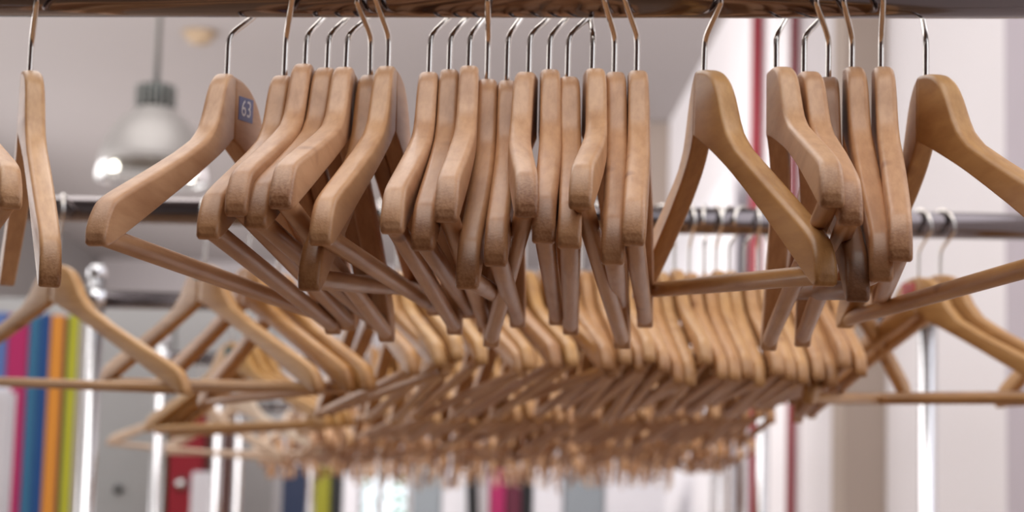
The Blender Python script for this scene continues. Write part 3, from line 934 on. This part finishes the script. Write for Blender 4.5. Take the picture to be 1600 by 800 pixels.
    (4, -0.1520, 0.0480, 4.2, -1.7, 1, 'b', 15, 0.56, 0.33, ''),
    (4, -0.1220, 0.0480, 7.5, -4.7, 1, 'b', 10, 0.27, 0.47, ''),
    (4, -0.0990, 0.0480, 1.7, -3.7, 1, 'b', 23, 0.41, 0.43, ''),
    (4, -0.0754, 0.0480, 2.5, -1.9, 1, 'b', 17, 0.28, 0.28, ''),
    (4, -0.0519, 0.0480, 6.3, -2.2, 1, 'b', 17, 0.53, 0.29, ''),
    (4, -0.0272, 0.0480, 5.5, -3.0, 1, 'b', 6, 0.45, 0.20, ''),
    (4, 0.0020, 0.0480, 5.7, -3.3, 1, 'b', 4, 0.43, 0.46, ''),
    (4, 0.0246, 0.0480, -1.2, -3.3, 1, 'f', -6, 0.55, 0.12, ''),
    (4, 0.0502, 0.0480, 2.3, -1.7, 1, 'f', -31, 0.41, 0.38, ''),
    (4, 0.0197, 0.0480, 21.4, -5.8, 1, 'b', 0, -0.10, 0.20, 'r5b'),
    (5, -1.2470, 0.0506, 10.3, 4.2, 1, 'f', 24, 0.46, 0.46, ''),
    (5, -1.2081, 0.0535, 15.0, 2.8, 1, 'b', -35, 0.32, 0.28, ''),
    (5, -1.1709, 0.0638, 13.0, -0.0, 1, 'b', -13, 0.26, 0.19, ''),
    (5, -1.1361, 0.0496, 12.5, 5.8, 1, 'f', 11, 0.46, 0.28, ''),
    (5, -1.1049, 0.0550, 9.2, 2.9, 1, 'b', -25, 0.38, 0.33, ''),
    (5, -1.0730, 0.0551, 12.0, 3.4, 1, 'b', 4, 0.42, 0.36, ''),
    (5, -1.0413, 0.0558, 9.9, 0.4, 1, 'f', -16, 0.37, 0.44, ''),
    (5, -1.0057, 0.0610, 12.2, -1.6, 1, 'b', 26, 0.51, 0.23, ''),
    (5, -0.9742, 0.0480, 13.4, 4.7, 1, 'b', 16, 0.42, 0.17, ''),
    (5, -0.9424, 0.0484, 9.7, 1.4, 1, 'b', 35, 0.23, 0.39, ''),
    (5, -0.9095, 0.0480, 6.4, 2.5, 1, 'f', -7, 0.24, 0.39, ''),
    (5, -0.8756, 0.0485, 6.1, 4.2, 1, 'f', 1, 0.42, 0.36, ''),
    (5, -0.8375, 0.0485, 13.2, 0.6, 1, 'f', -28, 0.51, 0.15, ''),
    (5, -0.8021, 0.0480, 10.4, 1.1, 1, 'b', -32, 0.32, 0.28, ''),
    (5, -0.7647, 0.0480, 13.1, 4.3, 1, 'f', 2, 0.27, 0.18, ''),
    (5, -0.7339, 0.0545, 4.4, -0.1, 1, 'f', 9, 0.38, 0.47, ''),
    (5, -0.7026, 0.0483, 5.0, 1.3, 1, 'b', -26, 0.36, 0.38, ''),
    (5, -0.6716, 0.0494, 9.1, -0.6, 1, 'b', 10, 0.60, 0.15, ''),
    (5, -0.6359, 0.0480, 5.1, 2.9, 1, 'b', 6, 0.52, 0.29, ''),
    (5, -0.6047, 0.0480, 5.8, 5.1, 1, 'b', 5, 0.25, 0.41, ''),
    (5, -0.5708, 0.0496, 9.3, 0.2, 1, 'b', 26, 0.44, 0.34, ''),
    (5, -0.5408, 0.0480, 5.6, 4.3, 1, 'f', -33, 0.25, 0.36, ''),
    (5, -0.5071, 0.0498, 2.8, -0.5, 1, 'f', 12, 0.31, 0.43, ''),
    (5, -0.4752, 0.0480, 7.5, 2.7, 1, 'b', 5, 0.45, 0.42, ''),
    (5, -0.4401, 0.0480, 5.4, 1.9, 1, 'b', -1, 0.35, 0.19, ''),
    (5, -0.4100, 0.0480, 2.2, 1.1, 1, 'f', -28, 0.30, 0.43, ''),
    (5, -0.3774, 0.0480, 7.6, 2.8, 1, 'b', 17, 0.28, 0.19, ''),
    (5, -0.3440, 0.0480, 3.5, 3.8, 1, 'b', 20, 0.35, 0.34, ''),
    (5, -0.3082, 0.0480, 6.8, -0.1, 1, 'b', 19, 0.37, 0.29, ''),
    (5, -0.2786, 0.0480, 3.0, 3.4, 1, 'b', 19, 0.39, 0.31, ''),
    (5, -0.2432, 0.0480, 3.9, 2.5, 1, 'f', -21, 0.44, 0.46, ''),
    (5, -0.2084, 0.0480, 2.1, 3.7, 1, 'f', -9, 0.48, 0.18, ''),
    (5, -0.1791, 0.0480, -0.2, 4.2, 1, 'b', -8, 0.32, 0.39, ''),
    (5, -0.1430, 0.0480, -1.5, 1.4, 1, 'b', -6, 0.25, 0.46, ''),
    (5, -0.1141, 0.0480, 1.1, 1.4, 1, 'b', 26, 0.54, 0.37, ''),
    (5, -0.0769, 0.0480, 3.6, 2.9, 1, 'f', 16, 0.46, 0.45, ''),
    (5, -0.0414, 0.0480, -1.9, 2.4, 1, 'f', 33, 0.55, 0.12, ''),
    (5, -0.0114, 0.0480, 1.4, 0.6, 1, 'b', -35, 0.53, 0.35, ''),
    (5, 0.0183, 0.0480, -0.6, 2.0, 1, 'b', 16, 0.42, 0.48, ''),
    (6, -1.4454, 0.0772, 12.9, 2.1, 1, 'b', -16, 0.49, 0.25, ''),
    (6, -1.4066, 0.0755, 16.2, 2.1, 1, 'f', -4, 0.36, 0.26, ''),
    (6, -1.3651, 0.0738, 9.8, 1.8, 1, 'b', -29, 0.23, 0.31, ''),
    (6, -1.3255, 0.0684, 10.2, 0.8, 1, 'b', -13, 0.27, 0.24, ''),
    (6, -1.2853, 0.0767, 8.0, -2.7, 1, 'f', -29, 0.46, 0.47, ''),
    (6, -1.2477, 0.0694, 14.5, -0.2, 1, 'f', -30, 0.37, 0.35, ''),
    (6, -1.2078, 0.0701, 8.4, -1.4, 1, 'b', -6, 0.32, 0.47, ''),
    (6, -1.1735, 0.0721, 11.7, 1.7, 1, 'b', -3, 0.55, 0.24, ''),
    (6, -1.1401, 0.0693, 13.4, 0.9, 1, 'b', 7, 0.38, 0.45, ''),
    (6, -1.0980, 0.0710, 8.1, 1.1, 1, 'b', 24, 0.41, 0.31, ''),
    (6, -1.0593, 0.0743, 8.9, -1.2, 1, 'b', -31, 0.36, 0.27, ''),
    (6, -1.0233, 0.0761, 4.9, -2.7, 1, 'b', -4, 0.58, 0.14, ''),
    (6, -0.9836, 0.0610, 4.6, 2.6, 1, 'b', -14, 0.56, 0.13, ''),
    (6, -0.9480, 0.0628, 7.8, 0.4, 1, 'f', 14, 0.32, 0.38, ''),
    (6, -0.9098, 0.0746, 11.0, -2.4, 1, 'b', 35, 0.54, 0.17, ''),
    (6, -0.8687, 0.0652, 3.9, -1.4, 1, 'f', 31, 0.57, 0.24, ''),
    (6, -0.8319, 0.0760, 10.1, -5.3, 1, 'b', -10, 0.50, 0.39, ''),
    (6, -0.7984, 0.0546, 11.6, 2.6, 1, 'b', -4, 0.33, 0.18, ''),
    (6, -0.7594, 0.0595, 6.2, -1.7, 1, 'b', 13, 0.53, 0.36, ''),
    (6, -0.7180, 0.0531, 7.8, 0.1, 1, 'b', 8, 0.42, 0.14, ''),
    (6, -0.6842, 0.0527, 10.0, 1.6, 1, 'b', 29, 0.31, 0.31, ''),
    (6, -0.6413, 0.0573, 4.0, -0.4, 1, 'b', -27, 0.21, 0.38, ''),
    (6, -0.6015, 0.0686, 1.8, -2.5, 1, 'f', 29, 0.51, 0.46, ''),
    (6, -0.5608, 0.0542, 7.3, -1.0, 1, 'b', -18, 0.31, 0.13, ''),
    (6, -0.5183, 0.0639, 7.2, -2.6, 1, 'f', 16, 0.29, 0.12, ''),
    (6, -0.4768, 0.0549, 4.5, 0.1, 1, 'b', -35, 0.31, 0.11, ''),
    (6, -0.4430, 0.0654, 5.6, -4.1, 1, 'b', 24, 0.30, 0.35, ''),
    (6, -0.4034, 0.0519, 4.1, -0.4, 1, 'f', -14, 0.33, 0.35, ''),
    (6, -0.3698, 0.0566, -1.3, -2.5, 1, 'b', -18, 0.20, 0.22, ''),
    (6, -0.3340, 0.0481, 4.1, 2.2, 1, 'b', -27, 0.26, 0.40, ''),
    (6, -0.2956, 0.0579, 4.0, -2.3, 1, 'f', -17, 0.55, 0.35, ''),
    (6, -0.2574, 0.0584, 2.7, -2.0, 1, 'f', -2, 0.47, 0.36, ''),
    (6, -0.2203, 0.0480, 4.7, 0.4, 1, 'b', -8, 0.44, 0.36, ''),
    (6, -0.1795, 0.0525, 4.2, -2.3, 1, 'f', -21, 0.28, 0.32, ''),
    (6, -0.1468, 0.0480, 4.9, 1.7, 1, 'b', 15, 0.32, 0.11, ''),
    (7, -1.4583, 0.0749, 13.3, 1.4, 1, 'b', -34, -0.49, 0.15, ''),  # negative tones on this rail paint the strong far light into the wood
    (7, -1.4107, 0.0780, 6.5, -3.7, 1, 'b', 34, -0.54, 0.29, ''),
    (7, -1.3611, 0.0780, 13.0, -2.5, 1, 'b', 8, -0.74, 0.50, ''),
    (7, -1.3172, 0.0780, 8.3, -2.6, 1, 'f', 22, -0.12, 0.25, ''),
    (7, -1.2640, 0.0733, 4.1, 1.6, 1, 'f', 8, 0.06, 0.47, ''),
    (7, -1.2112, 0.0780, 2.6, -3.6, 1, 'f', -23, -0.31, 0.31, ''),
    (7, -1.1562, 0.0735, 7.0, -0.1, 1, 'f', 15, -0.56, 0.19, ''),
    (7, -1.0987, 0.0780, 2.1, -2.0, 1, 'f', -25, -0.26, 0.42, ''),
    (7, -1.0484, 0.0765, 7.7, -0.3, 1, 'b', 24, 0.00, 0.43, ''),
    (7, -0.9991, 0.0599, 2.5, 0.1, 1, 'f', 1, -0.01, 0.27, ''),
    (7, -0.9448, 0.0614, 3.8, -0.1, 1, 'f', -12, -0.29, 0.44, ''),
    (7, -0.8905, 0.0544, 6.5, 5.0, 1, 'b', -16, -0.60, 0.32, ''),
    (7, -0.8428, 0.0594, 8.6, 1.7, 1, 'b', -19, -0.23, 0.46, ''),
    (7, -0.7935, 0.0634, 1.3, -1.0, 1, 'b', 19, -0.01, 0.19, ''),
    (7, -0.7369, 0.0571, 2.5, 0.2, 1, 'b', 2, -0.17, 0.29, ''),
    (7, -0.6845, 0.0669, -1.4, -0.3, 1, 'b', 3, -0.70, 0.22, ''),
    (7, -0.6287, 0.0729, 1.2, -5.7, 1, 'b', -27, 0.10, 0.27, ''),
    (7, -0.5740, 0.0569, 3.2, -1.7, 1, 'f', -2, -0.70, 0.23, ''),
    (7, -0.5181, 0.0492, 7.5, 3.7, 1, 'b', -4, -0.25, 0.22, ''),
    (7, -0.4612, 0.0565, -3.5, 0.5, 1, 'f', 19, 0.19, 0.14, ''),
    (7, -0.4149, 0.0480, 1.0, 1.0, 1, 'f', -22, 0.20, 0.35, ''),
    (7, -0.3622, 0.0553, 1.1, -2.2, 1, 'f', -7, -0.09, 0.11, ''),
    (7, -0.3193, 0.0494, 3.1, -0.8, 1, 'b', -19, -0.49, 0.30, ''),
    (7, -0.2696, 0.0480, -2.1, 1.4, 1, 'f', -5, 0.17, 0.32, ''),
    (7, -0.2173, 0.0480, 0.0, 1.0, 1, 'f', -24, -0.57, 0.31, ''),
    (7, -0.1692, 0.0573, 2.0, -3.1, 1, 'f', -1, -0.58, 0.48, ''),
]
ORD = ['first', 'second', 'third', 'fourth', 'fifth', 'sixth', 'seventh', 'eighth', 'ninth', 'tenth', 'eleventh', 'twelfth', 'thirteenth', 'fourteenth', 'fifteenth',
       'sixteenth', 'seventeenth', 'eighteenth', 'nineteenth', 'twentieth']
ORD += ['twenty-' + o for o in ORD[:9]] + ['thirtieth'] + ['thirty-' + o for o in ORD[:9]] + ['fortieth'] + ['forty-' + o for o in ORD[:9]]
FRONT_LABEL = {
    'edge': 'wooden hanger cut off by the left edge, only its arm tip showing',
    'f0': 'pale wooden hanger alone at far left, arm tip hanging low',
    'f1': 'light wooden hanger with a blue number 63 sticker on its neck',
    'f2': 'leftmost wooden hanger of the cluster right of the sticker 63 hanger',
    'f3': 'wooden hanger with short worn tip, second in the cluster right of sticker 63',
    'f4': 'browner wooden hanger, third in the cluster right of sticker 63',
    'f5': 'pale wooden hanger with the highest tip in the cluster right of sticker 63',
    'f6': 'dark tinted wooden hanger with a low tip behind the last of its cluster',
    'f7': 'glossy wooden hanger at the right end of the left cluster',
    'f8': 'first wooden hanger at the left of the packed middle run',
    'f9': 'brown-tipped wooden hanger, second from the left in the middle run',
    'f10': 'pale wooden hanger with a high tip, third from left in the middle run',
    'f11': 'wooden hanger with the lowest tip in the packed middle run',
    'f12': 'tan wooden hanger with the lowest neck, fifth in the middle run',
    'f13': 'pale wooden hanger with a high tip, sixth in the middle run',
    'f14': 'wooden hanger with a knot mark, seventh in the middle run',
    'f15': 'wooden hanger with a brown tip, eighth in the middle run',
    'f16': 'wooden hanger with the highest tip turned left, ninth in the middle run',
    'f17': 'second wooden hanger from the right end of the packed middle run',
    'f18': 'last wooden hanger at the right end of the packed middle run',
    'f19': 'honey-coloured glossy wooden hanger turned sideways right of the middle run',
    'f20': 'pale wooden hanger with a high rounded tip, leftmost of the right cluster',
    'f21': 'wooden hanger with swirling end grain, second of the right cluster',
    'f22': 'dark brown wooden hanger with the lowest tip in the right cluster',
    'f23': 'tall brown wooden hanger, fourth of the right cluster',
    'f24': 'wooden hanger at the right end of the right cluster',
    'right': 'honey-coloured wooden hanger cut off by the right edge, turned sideways',
    'r2a': 'blurred tan hanger seen broadside at the left edge on the second rail',
    'r2b': 'blurred tan hanger with a dark green neck sticker on the second rail',
    'r2c': 'blurred orange hanger just right of the green-stickered one, second rail',
    'r2d': 'blurred deep orange hanger with its neck behind the left cluster, second rail',
    'r2e': 'blurred honey hanger on the second rail whose arm drops below the right cluster',
    'r2f': 'blurred honey hanger with a red neck sticker on the second rail, right',
    'r2g': 'blurred hanger directly behind the red-stickered one on the second rail',
    'r2h': 'blurred hanger tip poking in at the right edge, second rail',
    'r3a': 'blurred yellow hanger with a small green sticker on the third rail',
    'r3b': 'blurred yellow hanger right behind the small green-stickered one, third rail',
    'r3c': 'third blurred yellow hanger of the left bunch on the third rail',
    'r3d': 'blurred golden hanger standing alone under the left cluster, third rail',
    'r4a': 'hanger painted pale pinkish as if brightly lit, furthest left on the fourth rail',
    'r4b': 'hanger painted pale cream as if brightly lit, before the crimson cabinet on the fourth rail',
    'r5a': 'small pale cream hanger at the left end of the fifth rail',
    'r5b': 'pale hanger at the right end of the fifth rail, seen sideways',
}
GROUP = ('sharp wooden hangers on the front rail', 'blurred hangers on the second rail', 'blurred hangers on the third rail', 'blurred hangers on the fourth rail',
         'blurred hangers on the fifth rail', 'blurred hangers on the sixth rail', 'blurred hangers on the seventh rail', 'blurred hangers on the last rail')
RAILN = ('front', 'second', 'third', 'fourth', 'fifth', 'sixth', 'seventh', 'last')
rank = {}
for k in range(8):
    row = sorted([h for h in HANGERS if h[0] == k and not h[10]], key=lambda h: h[1])
    for i, h in enumerate(row):
        rank[id(h)] = i
BY = {}
for h in HANGERS:
    k, s, drop, th, tilt, flip, ht, psi, tone, warm, tg = h
    if tg:
        label = FRONT_LABEL[tg]
    elif k == 1:
        label = 'blurred wooden hanger, %s from the left in the packed run on the second rail' % ORD[rank[id(h)]]
    elif k == 2:
        label = 'very blurred wooden hanger, %s from left in the long run on the third rail' % ORD[rank[id(h)]]
    else:
        label = 'one of the heavily blurred wooden hangers massed along the %s rail' % RAILN[k]
    BY[tg] = hanger(k, s, drop, th, tilt, flip, ht, psi, tone, warm, label, GROUP[k], tg != 'f0')

BLUEST = plain('blue_violet_sticker', (0.075, 0.085, 0.27), 0.35, 0, 0.12, 200)
WHITEINK = plain('white_print', (0.85, 0.86, 0.92), 0.5, 0, 0, 1)
GREENST = plain('dark_green_sticker', (0.012, 0.05, 0.035), 0.4, 0, 0.1, 200)
REDST = plain('red_sticker', (0.62, 0.045, 0.035), 0.4, 0, 0.1, 200)
REDINK = plain('dark_red_print', (0.30, 0.012, 0.015), 0.5, 0, 0, 1)
sticker(BY['f1'], 1, -0.004, -0.0215, -0.0235, -0.0105, 0.05, BLUEST, '63', WHITEINK, 0.0128, 'hic')
sticker(BY['r2b'], -1, -0.012, 0.008, -0.0145, -0.0035, 0.0, GREENST, None, None, 0, 'lo', 'neck_sticker')
sticker(BY['r3a'], -1, -0.010, 0.008, -0.020, -0.006, 0.0, GREENST, None, None, 0, 'lo', 'neck_sticker')
sticker(BY['r2f'], -1, -0.020, 0.002, -0.0205, -0.005, 0.0, REDST, '50', REDINK, 0.012, 'lo')
